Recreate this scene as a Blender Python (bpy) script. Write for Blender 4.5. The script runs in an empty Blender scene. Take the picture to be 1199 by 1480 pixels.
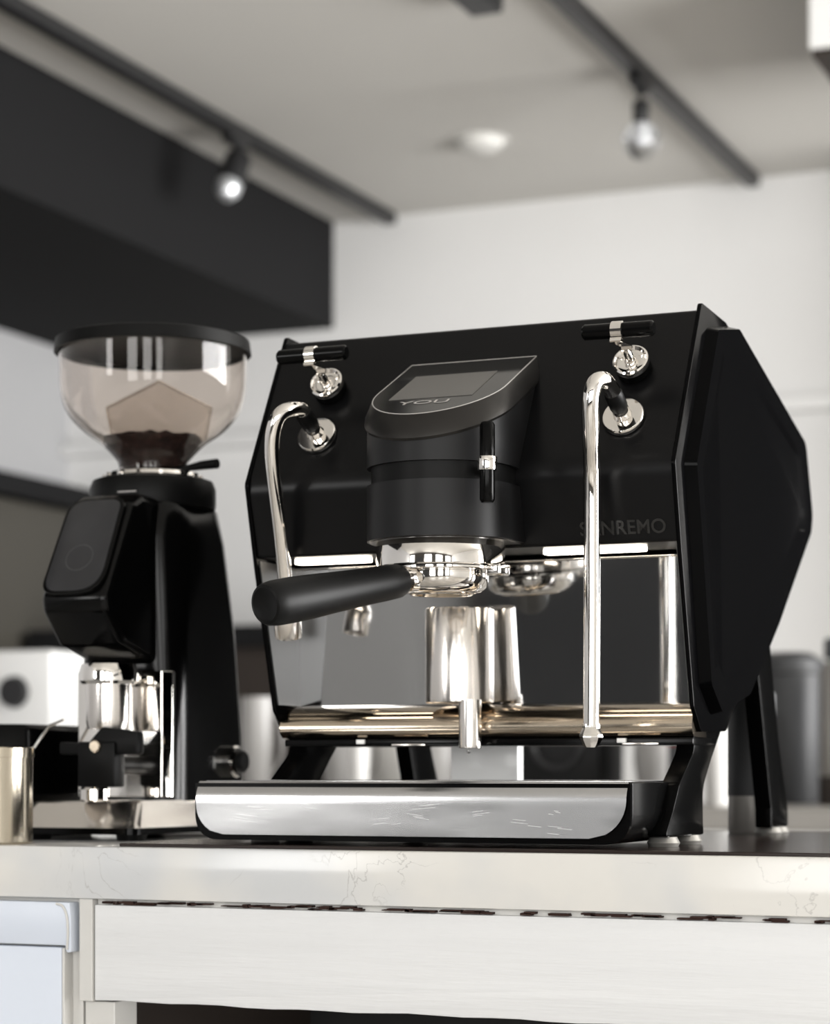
import bpy, bmesh, math, random
from mathutils import Vector, Matrix
random.seed(7)
S = bpy.context.scene
COL = S.collection
# ------------------------------------------------------------------ camera
FPX, TH, HOR = 3250.0, math.radians(22.95), 1115.0      # focal length in pixels, yaw, horizon row
CAM = Vector((0.7461, -1.6575, 0.0642))
FW = Vector((-math.sin(TH), math.cos(TH), 0)); RT = Vector((math.cos(TH), math.sin(TH), 0)); UP = Vector((0, 0, 1))
cd = bpy.data.cameras.new('camera'); cam = bpy.data.objects.new('camera', cd); COL.objects.link(cam)
cam.location = CAM
cam.rotation_euler = (math.pi / 2, 0, TH)
cd.sensor_fit = 'HORIZONTAL'; cd.sensor_width = 36.0; cd.lens = 36.0 * FPX / 1199.0
cd.shift_y = (HOR - 740.0) / 1199.0
cd.clip_start = 0.05; cd.clip_end = 60
cd.dof.use_dof = True; cd.dof.focus_distance = 1.78; cd.dof.aperture_fstop = 7.0
S.camera = cam
# ------------------------------------------------------------------ world, daylight, exposure
S.view_settings.view_transform = 'Standard'; S.view_settings.look = 'None'
S.view_settings.exposure = 0.0; S.view_settings.gamma = 1.0; S.view_settings.use_curve_mapping = False
W = bpy.data.worlds.new('sky'); S.world = W; W.use_nodes = True
W.node_tree.nodes['Background'].inputs[0].default_value = (0.86, 0.93, 1.0, 1)
W.node_tree.nodes['Background'].inputs[1].default_value = 0.6

def area(name, loc, direction, sx, sy, power, col=(1, 0.985, 0.96)):
    l = bpy.data.lights.new(name, 'AREA'); l.shape = 'RECTANGLE'; l.size = sx; l.size_y = sy; l.energy = power; l.color = col
    o = bpy.data.objects.new(name, l); COL.objects.link(o); o.location = loc
    o.rotation_euler = Vector(direction).to_track_quat('-Z', 'Y').to_euler()
    return o
# daylight at added, unseen shop windows; the side one brightens the back wall
for wx in (.05, 1.70, 3.35): area('daylight_shopfront', (wx, -4.55, 0.475), (0, 1, 0), 1.1, 2.15, 56)
area('daylight_shopfront_side', (-2.55, -4.55, 0.86), (0, 1, 0), 0.9, 1.4, 45)
area('added_side_daylight', (4.05, 2.2, 0.475), (-1, 0, 0), 3.6, 2.15, 630, (1, 0.992, 0.985))

# ------------------------------------------------------------------ pixel helpers (photo frame 1199 x 1480)
def ray(x, y): return FW + RT * ((x - 599.5) / FPX) + UP * ((HOR - y) / FPX)
def onX(x, y, v): r = ray(x, y); return CAM + r * ((v - CAM.x) / r.x)
def onY(x, y, v): r = ray(x, y); return CAM + r * ((v - CAM.y) / r.y)
def onZ(x, y, v): r = ray(x, y); return CAM + r * ((v - CAM.z) / r.z)
def onD(x, y, d): return CAM + ray(x, y) * d

# ------------------------------------------------------------------ materials
MATS = {}
def mat(name, col, rough=0.5, metal=0.0, spec=0.5, trans=0.0, ior=1.45, emit=None, es=0.0, coat=0.0,
        var=0.0, vscale=8.0, bump=0.0, bscale=60.0, stretch=(1, 1, 1), alpha=1.0, rvar=0.0, aniso=0.0):
    m = bpy.data.materials.new(name); m.use_nodes = True; nt = m.node_tree; N = nt.nodes; L = nt.links
    b = N['Principled BSDF']
    b.inputs['Base Color'].default_value = (*col, 1); b.inputs['Roughness'].default_value = rough
    b.inputs['Metallic'].default_value = metal; b.inputs['Specular IOR Level'].default_value = spec
    b.inputs['Transmission Weight'].default_value = trans; b.inputs['IOR'].default_value = ior
    b.inputs['Coat Weight'].default_value = coat; b.inputs['Alpha'].default_value = alpha
    b.inputs['Anisotropic'].default_value = aniso
    if emit: b.inputs['Emission Color'].default_value = (*emit, 1); b.inputs['Emission Strength'].default_value = es
    if var or bump or rvar:
        tc = N.new('ShaderNodeTexCoord'); mp = N.new('ShaderNodeMapping'); mp.inputs['Scale'].default_value = stretch
        L.new(tc.outputs['Object'], mp.inputs['Vector'])
        if var:
            n = N.new('ShaderNodeTexNoise'); n.inputs['Scale'].default_value = vscale; n.inputs['Detail'].default_value = 5
            L.new(mp.outputs[0], n.inputs['Vector'])
            r = N.new('ShaderNodeMapRange'); r.inputs[1].default_value = 0.3; r.inputs[2].default_value = 0.7
            r.inputs[3].default_value = 1 - var; r.inputs[4].default_value = 1 + var; L.new(n.outputs[0], r.inputs[0])
            x = N.new('ShaderNodeVectorMath'); x.operation = 'SCALE'; x.inputs[0].default_value = col
            L.new(r.outputs[0], x.inputs['Scale']); L.new(x.outputs[0], b.inputs['Base Color'])
        if bump or rvar:
            n2 = N.new('ShaderNodeTexNoise'); n2.inputs['Scale'].default_value = bscale; n2.inputs['Detail'].default_value = 4
            L.new(mp.outputs[0], n2.inputs['Vector'])
            if bump:
                bp = N.new('ShaderNodeBump'); bp.inputs['Strength'].default_value = bump; bp.inputs['Distance'].default_value = 0.002
                L.new(n2.outputs[0], bp.inputs['Height']); L.new(bp.outputs[0], b.inputs['Normal'])
            if rvar:
                r2 = N.new('ShaderNodeMapRange'); r2.inputs[1].default_value = 0.35; r2.inputs[2].default_value = 0.65
                r2.inputs[3].default_value = max(0.01, rough - rvar); r2.inputs[4].default_value = rough + rvar
                L.new(n2.outputs[0], r2.inputs[0]); L.new(r2.outputs[0], b.inputs['Roughness'])
    MATS[name] = m; return m

mat('black_panel', (0.0035, 0.0035, 0.0038), 0.28, spec=0.20)
mat('black_gloss', (0.002, 0.002, 0.002), 0.16, spec=0.13)
mat('black_side', (0.0018, 0.0018, 0.002), 0.12, spec=0.05)
mat('black_satin', (0.008, 0.008, 0.0085), 0.42, spec=0.25, bump=0.02, bscale=900)
mat('black_rubber', (0.0045, 0.0045, 0.0045), 0.42, spec=0.14)
mat('bezel', (0.035, 0.033, 0.031), 0.34, metal=0.75)
mat('screen_glass', (0.004, 0.004, 0.004), 0.08, spec=0.5)
mat('screen', (0.11, 0.105, 0.098), 0.3, spec=0.4)
mat('print_grey', (0.42, 0.40, 0.38), 0.4)
mat('chrome', (0.88, 0.85, 0.81), 0.05, metal=1.0)
mat('chrome_soft', (0.82, 0.78, 0.74), 0.19, metal=1.0, rvar=0.03, bscale=25)
mat('warm_steel', (0.62, 0.53, 0.42), 0.14, metal=1.0, rvar=0.05, bscale=18, stretch=(0.25, 1, 1))
mat('mirror_steel', (0.60, 0.60, 0.60), 0.06, metal=1.0, rvar=0.025, bscale=9)
mat('tray_steel', (0.60, 0.60, 0.605), 0.17, metal=1.0, rvar=0.06, bscale=14, stretch=(0.3, 1, 1.6), bump=0.05)
mat('liner_steel', (0.13, 0.13, 0.13), 0.40, metal=1.0)
mat('added_bench_grey', (0.36, 0.36, 0.36), 0.5)  # grey of the added bench that shows in the steel's reflection
mat('leg_black', (0.0018, 0.0018, 0.0018), 0.2, spec=0.04)
mat('scratch', (0.92, 0.92, 0.92), 0.35, metal=0.7)
mat('column_white', (0.93, 0.93, 0.92), 0.22, spec=0.5)
mat('led', (1, 1, 1), 0.4, emit=(1.0, 0.90, 0.76), es=9.0)
mat('logo_black', (0.055, 0.055, 0.055), 0.14, metal=0.8)
mat('droplet', (1, 1, 1), 0.02, trans=1.0, ior=1.33)
mat('foot_grey', (0.30, 0.29, 0.27), 0.35, metal=0.5)
mat('hopper_glass', (0.93, 0.88, 0.84), 0.02, trans=1.0, ior=1.30)
mat('baffle', (0.72, 0.66, 0.60), 0.10, trans=0.85, ior=1.2)
mat('coffee', (0.020, 0.007, 0.0045), 0.7, var=0.6, vscale=160, bump=0.9, bscale=240)
mat('grinder_black', (0.002, 0.002, 0.002), 0.17, spec=0.2)
mat('grinder_panel', (0.030, 0.030, 0.032), 0.28, spec=0.4, var=0.15, vscale=30)
mat('panel_mark', (0.07, 0.07, 0.072), 0.5)
mat('quartz', (0.70, 0.685, 0.655), 0.14, spec=0.5)
mat('painted_wood', (0.74, 0.745, 0.75), 0.5, var=0.05, vscale=6, bump=0.5, bscale=26, stretch=(0.35, 1, 5))
mat('cabinet_blue', (0.66, 0.71, 0.80), 0.3)
mat('cabinet_white', (0.62, 0.61, 0.585), 0.4, var=0.04)
mat('dark_void', (0.012, 0.012, 0.012), 0.7)
mat('brown_gap', (0.030, 0.010, 0.006), 0.8)
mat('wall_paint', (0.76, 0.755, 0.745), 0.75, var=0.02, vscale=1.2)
mat('wall_paint_shaded', (0.36, 0.36, 0.365), 0.75, var=0.02, vscale=1.2)  # wall paint darkened: the left wall's shade is put into the colour
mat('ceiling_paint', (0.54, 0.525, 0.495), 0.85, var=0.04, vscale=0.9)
mat('soffit_black', (0.013, 0.013, 0.0135), 0.7, spec=0.06)
mat('track_black', (0.012, 0.012, 0.013), 0.4)
mat('bulb_glass', (0.70, 0.72, 0.74), 0.3, metal=0.7)
mat('clear_globe', (0.9, 0.92, 0.95), 0.02, trans=1.0, ior=1.35)
mat('white_plastic', (0.80, 0.80, 0.79), 0.4)
mat('floor_tile', (0.34, 0.32, 0.29), 0.35, var=0.2, vscale=3)
mat('front_wall', (0.06, 0.055, 0.05), 0.8)
mat('tan_cabinet', (0.046, 0.042, 0.034), 0.5)
mat('dark_brown', (0.022, 0.015, 0.011), 0.6)
mat('grey_metal', (0.30, 0.285, 0.265), 0.4, metal=0.4)
mat('dark_grey', (0.035, 0.036, 0.038), 0.5)
mat('ceramic', (0.72, 0.71, 0.69), 0.3)
mat('grey_ceramic', (0.36, 0.35, 0.34), 0.35)
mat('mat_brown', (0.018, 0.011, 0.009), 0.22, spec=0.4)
mat('added_cupboard_black', (0.005, 0.005, 0.005), 0.7, spec=0.1)  # near-black of the added cupboard, keeps the side plate's reflection dark
mat('disc_white', (0.66, 0.65, 0.62), 0.6)
mat('red_card', (0.28, 0.03, 0.02), 0.6)
mat('brass_steel', (0.58, 0.52, 0.42), 0.2, metal=1.0)

def quartz_nodes():
    m = MATS['quartz']; nt = m.node_tree; N = nt.nodes; L = nt.links; b = N['Principled BSDF']
    tc = N.new('ShaderNodeTexCoord')
    n1 = N.new('ShaderNodeTexNoise'); n1.inputs['Scale'].default_value = 7; n1.inputs['Detail'].default_value = 3
    L.new(tc.outputs['Object'], n1.inputs['Vector'])
    cr = N.new('ShaderNodeValToRGB'); e = cr.color_ramp.elements
    e[0].position = 0.38; e[0].color = (0.60, 0.61, 0.62, 1); e[1].position = 0.58; e[1].color = (0.72, 0.705, 0.67, 1)
    L.new(n1.outputs[0], cr.inputs[0])
    n2 = N.new('ShaderNodeTexNoise'); n2.inputs['Scale'].default_value = 13; n2.inputs['Detail'].default_value = 6; n2.inputs['Distortion'].default_value = 1.2
    L.new(tc.outputs['Object'], n2.inputs['Vector'])
    vr = N.new('ShaderNodeValToRGB'); e = vr.color_ramp.elements           # a thin band of the noise reads as a vein
    e[0].position = 0.492; e[0].color = (0, 0, 0, 1); e[1].position = 0.5; e[1].color = (1, 1, 1, 1)
    e2 = vr.color_ramp.elements.new(0.508); e2.color = (0, 0, 0, 1)
    L.new(n2.outputs[0], vr.inputs[0])
    n3 = N.new('ShaderNodeTexNoise'); n3.inputs['Scale'].default_value = 10; L.new(tc.outputs['Object'], n3.inputs['Vector'])
    m3 = N.new('ShaderNodeMapRange'); m3.inputs[1].default_value = 0.52; m3.inputs[2].default_value = 0.66; m3.inputs[3].default_value = 0; m3.inputs[4].default_value = 0.55
    L.new(n3.outputs[0], m3.inputs[0])
    mu = N.new('ShaderNodeMath'); mu.operation = 'MULTIPLY'; L.new(vr.outputs[0], mu.inputs[0]); L.new(m3.outputs[0], mu.inputs[1])
    mx = N.new('ShaderNodeMixRGB'); L.new(mu.outputs[0], mx.inputs[0]); L.new(cr.outputs[0], mx.inputs[1]); mx.inputs[2].default_value = (0.33, 0.32, 0.31, 1)
    L.new(mx.outputs[0], b.inputs['Base Color'])
quartz_nodes()

# ------------------------------------------------------------------ mesh helpers
ORG = {}                                                    # world origin of every parent made here
def link(name, bm, material, parent=None, smooth=35, origin=None, label=None):
    org = Vector(ORG[parent.name]) if parent else Vector(origin or (0, 0, 0))
    bmesh.ops.remove_doubles(bm, verts=bm.verts, dist=1e-6)
    bmesh.ops.recalc_face_normals(bm, faces=bm.faces)
    me = bpy.data.meshes.new(name)
    bmesh.ops.translate(bm, verts=bm.verts, vec=-org)
    bm.to_mesh(me); bm.free()
    if material: me.materials.append(MATS[material])
    if smooth:
        me.shade_smooth(); me.set_sharp_from_angle(angle=math.radians(smooth))
    o = bpy.data.objects.new(name, me); COL.objects.link(o)
    if parent: o.parent = parent
    else: o.location = org
    ORG[o.name] = tuple(org)
    if label: o['label'] = label
    return o
def tag(o, label, cat, group=None, kind=None):
    o['label'] = label; o['category'] = cat
    if group: o['group'] = group
    if kind: o['kind'] = kind
    return o
def thing(name, loc, label, cat, group=None):
    o = bpy.data.objects.new(name, None); COL.objects.link(o); o.location = loc; o.empty_display_size = 0.05
    ORG[o.name] = tuple(loc)
    return tag(o, label, cat, group)
def struct(o, label=None):
    o['kind'] = 'structure'
    if label: o['label'] = label
    return o
def NB(): return bmesh.new()

def add(bm, tmp, M=None):
    if M is not None: bmesh.ops.transform(tmp, matrix=M, verts=tmp.verts)
    vs = [bm.verts.new(v.co) for v in tmp.verts]; tmp.verts.index_update()
    for f in tmp.faces:
        try: bm.faces.new([vs[v.index] for v in f.verts])
        except ValueError: pass
    tmp.free(); return bm
def bevel(bm, w, seg=2, ang=25):
    if w <= 0: return
    bm.normal_update()
    es = [e for e in bm.edges if len(e.link_faces) == 2 and e.calc_face_angle(0) > math.radians(ang)]
    if es: bmesh.ops.bevel(bm, geom=es, offset=w, segments=seg, affect='EDGES', profile=0.5, clamp_overlap=True)
def box(bm, x0, x1, y0, y1, z0, z1, bev=0.0, seg=2, M=None):
    t = bmesh.new(); bmesh.ops.create_cube(t, size=1.0)
    bmesh.ops.scale(t, vec=(abs(x1 - x0), abs(y1 - y0), abs(z1 - z0)), verts=t.verts)
    bmesh.ops.translate(t, vec=((x0 + x1) / 2, (y0 + y1) / 2, (z0 + z1) / 2), verts=t.verts)
    bevel(t, bev, seg); return add(bm, t, M)
def lathe(bm, prof, seg=56, M=None, close=False):
    t = bmesh.new(); rings = []
    for r, z in prof:
        if r < 1e-6: rings.append([t.verts.new((0, 0, z))])
        else: rings.append([t.verts.new((r * math.cos(2 * math.pi * i / seg), r * math.sin(2 * math.pi * i / seg), z)) for i in range(seg)])
    prs = list(zip(rings, rings[1:])) + ([(rings[-1], rings[0])] if close else [])
    for a, b in prs:
        for i in range(seg):
            j = (i + 1) % seg
            if len(a) == 1 and len(b) == 1: continue
            if len(a) == 1: t.faces.new((a[0], b[j], b[i]))
            elif len(b) == 1: t.faces.new((a[i], a[j], b[0]))
            else: t.faces.new((a[i], a[j], b[j], b[i]))
    return add(bm, t, M)
def axis_M(p, d, roll=0.0):
    return Matrix.Translation(Vector(p)) @ Vector(d).to_track_quat('Z', 'Y').to_matrix().to_4x4() @ Matrix.Rotation(roll, 4, 'Z')
def rod(bm, p, q, prof_r, seg=32, cham=0.0):
    p, q = Vector(p), Vector(q); L = (q - p).length; c = cham
    pr = [(0, 0), (prof_r - c, 0), (prof_r, c), (prof_r, L - c), (prof_r - c, L), (0, L)] if c else [(0, 0), (prof_r, 0), (prof_r, L), (0, L)]
    return lathe(bm, pr, seg, axis_M(p, q - p))
def spline(pts, n=10):
    P = [Vector(p) for p in pts]; P = [P[0] * 2 - P[1]] + P + [P[-1] * 2 - P[-2]]; out = []
    for i in range(1, len(P) - 2):
        for k in range(n):
            t = k / n; a, b, c, d = P[i - 1], P[i], P[i + 1], P[i + 2]
            out.append(0.5 * ((2 * b) + (c - a) * t + (2 * a - 5 * b + 4 * c - d) * t * t + (3 * b - a - 3 * c + d) * t ** 3))
    out.append(P[-2]); return out
def tube(bm, pts, r, seg=20):
    pts = [Vector(p) for p in pts]; t = bmesh.new(); n = len(pts)
    rs = r if isinstance(r, (list, tuple)) else [r] * n
    T = [(pts[min(i + 1, n - 1)] - pts[max(i - 1, 0)]).normalized() for i in range(n)]
    u = T[0].orthogonal().normalized(); rings = []
    for i in range(n):
        u = (u - T[i] * u.dot(T[i])).normalized(); v = T[i].cross(u)
        rings.append([t.verts.new(pts[i] + (u * math.cos(2 * math.pi * k / seg) + v * math.sin(2 * math.pi * k / seg)) * rs[i]) for k in range(seg)])
    for a, b in zip(rings, rings[1:]):
        for k in range(seg): t.faces.new((a[k], a[(k + 1) % seg], b[(k + 1) % seg], b[k]))
    t.faces.new(rings[0][::-1]); t.faces.new(rings[-1])
    return add(bm, t)
def fillet(poly, rad, seg=6):
    out = []; n = len(poly); rr = rad if isinstance(rad, (list, tuple)) else [rad] * n
    for i in range(n):
        p = Vector(poly[i]); a = Vector(poly[i - 1]); b = Vector(poly[(i + 1) % n]); r = rr[i]
        da = (a - p); db = (b - p); la, lb = da.length, db.length
        if r <= 0 or la < 1e-9 or lb < 1e-9: out.append(tuple(p)); continue
        da.normalize(); db.normalize(); ang = math.acos(max(-1, min(1, da.dot(db))))
        if ang > math.pi - 0.03: out.append(tuple(p)); continue
        d = min(r / math.tan(ang / 2), la * 0.48, lb * 0.48); s, e = p + da * d, p + db * d
        for k in range(seg + 1):
            t = k / seg; out.append(tuple(s * (1 - t) ** 2 + p * 2 * t * (1 - t) + e * t * t))
    return out
def prism(bm, poly, lo, hi, axis='X', bev=0.0, seg=2, M=None):
    """extrude a 2-D outline; axis X: (y, z), Y: (x, z), Z: (x, y)"""
    t = bmesh.new()
    def P(p, h): return {'X': (h, p[0], p[1]), 'Y': (p[0], h, p[1]), 'Z': (p[0], p[1], h)}[axis]
    a = [t.verts.new(P(p, lo)) for p in poly]; b = [t.verts.new(P(p, hi)) for p in poly]; n = len(poly)
    t.faces.new(a[::-1]); t.faces.new(b)
    for i in range(n): t.faces.new((a[i], a[(i + 1) % n], b[(i + 1) % n], b[i]))
    bmesh.ops.recalc_face_normals(t, faces=t.faces)
    bevel(t, bev, seg, 40); return add(bm, t, M)
def loft(bm, loops, cap0=True, cap1=True):
    t = bmesh.new(); R = [[t.verts.new(p) for p in l] for l in loops]; n = len(loops[0])
    for a, b in zip(R, R[1:]):
        for i in range(n): t.faces.new((a[i], a[(i + 1) % n], b[(i + 1) % n], b[i]))
    if cap0: t.faces.new(R[0][::-1])
    if cap1: t.faces.new(R[-1])
    return add(bm, t)
def sheet(bm, prof, x0, x1, th=0.0015):
    """a bent sheet: a (y, z) polyline swept along X with a thickness"""
    n = len(prof); off = []
    for i in range(n):
        a = Vector(prof[max(i - 1, 0)]); b = Vector(prof[min(i + 1, n - 1)]); d = (b - a).normalized()
        off.append((prof[i][0] + d.y * th, prof[i][1] - d.x * th))
    return prism(bm, list(prof) + off[::-1], x0, x1, 'X')
def text(name, body, size, M, material, parent, extrude=0.0005, sx=1.0, bold=0.0):
    c = bpy.data.curves.new(name, 'FONT'); c.body = body; c.size = size; c.extrude = extrude; c.align_x = 'CENTER'; c.align_y = 'CENTER'
    c.offset = bold
    t = bpy.data.objects.new(name, c); COL.objects.link(t)
    dg = bpy.context.evaluated_depsgraph_get(); me = bpy.data.meshes.new_from_object(t.evaluated_get(dg))
    bpy.data.objects.remove(t); bpy.data.curves.remove(c)
    bm = NB(); bm.from_mesh(me); bpy.data.meshes.remove(me)
    bmesh.ops.transform(bm, matrix=M @ Matrix.Diagonal((sx, 1, 1, 1)), verts=bm.verts)
    return link(name, bm, material, parent, smooth=0)

# ================================================================== THE ROOM
ZF, ZC, YB, XL, XR, YF = -0.92, 1.75, 4.60, -3.12, 4.10, -4.60
b = NB(); box(b, XL - .1, XR + .1, YF - .1, YB + .1, ZF - .1, ZF); struct(link('floor', b, 'floor_tile', smooth=0))
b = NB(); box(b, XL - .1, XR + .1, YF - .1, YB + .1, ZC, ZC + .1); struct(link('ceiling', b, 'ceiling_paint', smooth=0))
b = NB(); box(b, XL - .1, XR + .1, YB, YB + .1, ZF, ZC); struct(link('wall_back', b, 'wall_paint', smooth=0))
b = NB(); box(b, XL - .1, XL, YF, YB, ZF, ZC); struct(link('wall_left', b, 'wall_paint_shaded', smooth=0))
def pierced(name, axis, at, lo, hi, holes, material):
    b = NB(); cuts = sorted(holes)
    def bx(a, c, za, zb):
        if c - a < 1e-4: return
        if axis == 'Y': box(b, a, c, at, at + .1, za, zb)
        else: box(b, at, at + .1, a, c, za, zb)
    cur = lo
    for h0, h1, z0, z1 in cuts:
        bx(cur, h0, ZF, ZC); bx(h0, h1, ZF, z0); bx(h0, h1, z1, ZC); cur = h1
    bx(cur, hi, ZF, ZC)
    return struct(link(name, b, material, smooth=0))
pierced('wall_front', 'Y', YF - .1, XL - .1, XR + .1, [(-3.0, -2.1, .16, 1.56), (-.5, .6, -.6, 1.55), (1.15, 2.25, -.6, 1.55), (2.8, 3.9, -.6, 1.55)], 'front_wall')  # unseen openings; wide dark piers added for the chrome to reflect
pierced('wall_right', 'X', XR, YF, YB, [(0.4, 4.0, -.6, 1.55)], 'wall_paint')  # unseen side opening, placed to let light onto the back wall
for i, (x0, x1, z0, z1) in enumerate(((-3.0, -2.1, .16, 1.56), (-.5, .6, -.6, 1.55), (1.15, 2.25, -.6, 1.55), (2.8, 3.9, -.6, 1.55))):
    b = NB()
    for a in ([x0, x1 - .05] + ([(x0 + x1) / 2 - .03] if x1 - x0 > 2 else [])): box(b, a, a + .05, YF, YF + .06, z0, z1)
    box(b, x0, x1, YF, YF + .06, z0, z0 + .05); box(b, x0, x1, YF, YF + .06, z1 - .05, z1)
    struct(link('window_%d' % (i + 1), b, 'track_black', smooth=0))
b = NB()
for a in (.4, 2.15, 3.95): box(b, XR - .06, XR, a, a + .05, -.6, 1.55)
struct(link('window_5', b, 'track_black', smooth=0))  # frame of the added side window
b = NB(); box(b, -1.80, -.75, YF, YF + .05, ZF, 1.25, .004); struct(link('added_dark_door', b, 'dark_grey', smooth=0))  # unseen dark door, added for the back plate to reflect
t = thing('window_bench', (-2.5, YF + .3, ZF), 'grey bench added out of view for the steel to reflect', 'bench')  # unseen, added as a lighter area in the steel's reflection
b = NB(); box(b, -3.1, -1.9, YF + .02, YF + .45, ZF, -.06, .01); link('base', b, 'added_bench_grey', t, 0)
b = NB(); box(b, -3.1, -1.88, YF + .01, YF + .48, -.06, .0, .01); link('seat', b, 'added_bench_grey', t, 0)
# black soffit that runs into the back wall, narrow ledge on the back wall
b = NB(); box(b, XL, -2.175, -1.5, YB, 1.423, ZC); struct(link('wall_soffit', b, 'soffit_black', smooth=0))
b = NB(); box(b, XL, 2.6, YB - .05, YB, 1.075, 1.115, .004); struct(link('trim_1', b, 'wall_paint', smooth=0))

b = NB(); box(b, -.1, 3.2, 4.25, YB - .055, ZF, 1.70); tag(link('added_dark_cupboard', b, 'added_cupboard_black', origin=(1.6, 4.2, ZF), smooth=0), 'dark cupboard added out of view for the black side panel to reflect', 'cupboard')  # unseen, added so the side plate mirrors something dark
# ------------------------------------------------------------------ lamps under the ceiling
def rail(name, x, y0, label):
    b = NB(); box(b, x - .019, x + .019, y0, YB - .03, ZC - .034, ZC, .003)
    o = link(name, b, 'track_black', origin=(x, (y0 + YB) / 2, ZC), smooth=0); return tag(o, label, 'light track')
rail('light_track', -1.97, -1.0, 'long black lighting track on the ceiling beside the black soffit')
rail('light_track', -0.852, -1.0, 'black lighting track on the ceiling carrying the bare round bulb')

def bulb_lamp(x, y):
    t = thing('track_lamp', (x, y, ZC - .034), 'black pendant socket with a clear round globe bulb under the track', 'lamp')
    b = NB(); box(b, x - .016, x + .016, y - .05, y + .05, ZC - .056, ZC - .034, .003); link('adapter', b, 'track_black', t)
    b = NB(); rod(b, (x, y, ZC - .056), (x, y, 1.683), .016, 20, .003); link('canopy', b, 'track_black', t)
    b = NB(); rod(b, (x, y, 1.683), (x, y, 1.665), .004, 12); link('cord', b, 'track_black', t)
    b = NB(); lathe(b, [(0, 0), (.018, 0), (.020, .006), (.020, .046), (.014, .052), (0, .052)], 28, Matrix.Translation((x, y, 1.615))); link('socket', b, 'track_black', t)
    b = NB(); lathe(b, [(0, -.046)] + [(.046 * math.sin(a), -.046 * math.cos(a)) for a in [k * math.pi / 14 for k in range(1, 13)]] + [(.016, .046), (0, .046)], 36, Matrix.Translation((x, y, 1.572))); link('globe', b, 'clear_globe', t)
    b = NB(); lathe(b, [(0, -.018), (.012, -.013), (.018, 0), (.013, .014), (.008, .028), (0, .030)], 24, Matrix.Translation((x, y, 1.578))); link('inner_bulb', b, 'white_plastic', t)
bulb_lamp(-.852, 3.50)
def spot(x, y, d, label, zc=ZC, s=1.0):
    t = thing('track_spotlight', (x, y, zc - .034), label, 'lamp')
    b = NB(); box(b, x - .016, x + .016, y - .05, y + .05, zc - .056, zc - .034, .003); link('adapter', b, 'track_black', t)
    p = Vector((x, y, zc - .11)); d = Vector(d).normalized()
    b = NB(); rod(b, (x, y, zc - .056), p, .009, 16); link('stem', b, 'track_black', t)
    b = NB(); lathe(b, [(0, -.06), (.026, -.058), (.034, -.045), (.036, .0), (.036, .035), (.030, .035), (.028, .02), (0, .02)], 32, axis_M(p + d * .02, d)); link('head', b, 'track_black', t)
    b = NB(); lathe(b, [(0, .018), (.026, .02), (.034, .036), (.032, .06), (.02, .078), (0, .084)], 32, axis_M(p + d * .02, d)); link('bulb', b, 'bulb_glass', t)
spot(-1.965, 3.55, (-.10, -.35, -.8), 'black spotlight with a clear round bulb under the track by the soffit')
b = NB(); box(b, -1.05, -.975, 2.5, 2.90, ZC - .045, ZC, .006); link_o = link('ceiling_spot_box', b, 'track_black', origin=(-1.01, 2.7, ZC), smooth=0)
tag(link_o, 'short black fixture on the ceiling between the two lighting tracks', 'light fixture')
t = thing('smoke_detector', (-1.437, 3.94, ZC), 'round white disc detector on the grey ceiling', 'detector')
b = NB(); lathe(b, [(0, -.004), (.075, -.004), (.08, 0), (0, 0)], 40, Matrix.Translation((-1.437, 3.94, ZC))); link('base_plate', b, 'disc_white', t)
b = NB(); lathe(b, [(0, -.03), (.045, -.028), (.06, -.018), (.065, -.004), (0, -.004)], 40, Matrix.Translation((-1.437, 3.94, ZC))); link('cover', b, 'disc_white', t)
# white overhead cabinet hung from the ceiling
t = thing('overhead_cabinet', (0.05, 3.15, 1.55), 'white overhead cabinet with a dark underside hung from the ceiling', 'cabinet')
b = NB(); box(b, -.32, .50, 2.97, 3.6, 1.57, ZC); link('body', b, 'white_plastic', t, 0)
for k in range(4):
    b = NB(); box(b, -.32 + k * .205, -.118 + k * .205, 2.95, 2.97, 1.562, ZC - .004, .003); link('board', b, 'white_plastic', t, 0)
b = NB(); box(b, -.315, .495, 2.96, 3.6, 1.548, 1.57); link('underside', b, 'dark_brown', t, 0)

# ------------------------------------------------------------------ far side of the room
b = NB(); box(b, XL, XL + .24, 3.2, YB - .055, .87, .935, .004); tag(link('wall_shelf', b, 'soffit_black', origin=(XL + .1, 3.9, .87), smooth=0), 'black shelf along the left wall on top of the olive cupboard', 'shelf')
t = thing('wall_cupboard', (XL + .1, 3.9, .40), 'dull olive cupboard with black end panel below the black shelf', 'cupboard')
b = NB(); box(b, XL, XL + .17, 3.2, 4.53, .40, .87, .003); link('carcass', b, 'tan_cabinet', t, 0)
b = NB(); box(b, XL, XL + .185, 4.53, YB - .055, .38, .87, .003); link('end_panel', b, 'soffit_black', t, 0)
for y in (3.21, 3.87):
    b = NB(); box(b, XL + .17, XL + .185, y, y + .65, .405, .865, .003); link('door', b, 'tan_cabinet', t, 0)
t = thing('back_cabinet', (-2.4, 4.3, ZF), 'dark brown back cabinet with black top against the far white wall', 'cabinet')
b = NB(); box(b, -2.88, -1.25, 4.06, YB - .055, ZF, .42); link('carcass', b, 'dark_brown', t, 0)
b = NB(); box(b, -2.90, -1.22, 4.02, YB - .055, .42, .48, .004); link('worktop', b, 'soffit_black', t, 0)
for k in range(3):
    b = NB(); box(b, -2.87 + k * .54, -2.35 + k * .54, 4.04, 4.06, ZF + .1, .40, .003); d = link('door', b, 'dark_brown', t, 0)
    b = NB(); box(b, -2.40 + k * .54, -2.385 + k * .54, 4.02, 4.04, .1, .3, .003); link('handle', b, 'track_black', d, 0)
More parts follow.
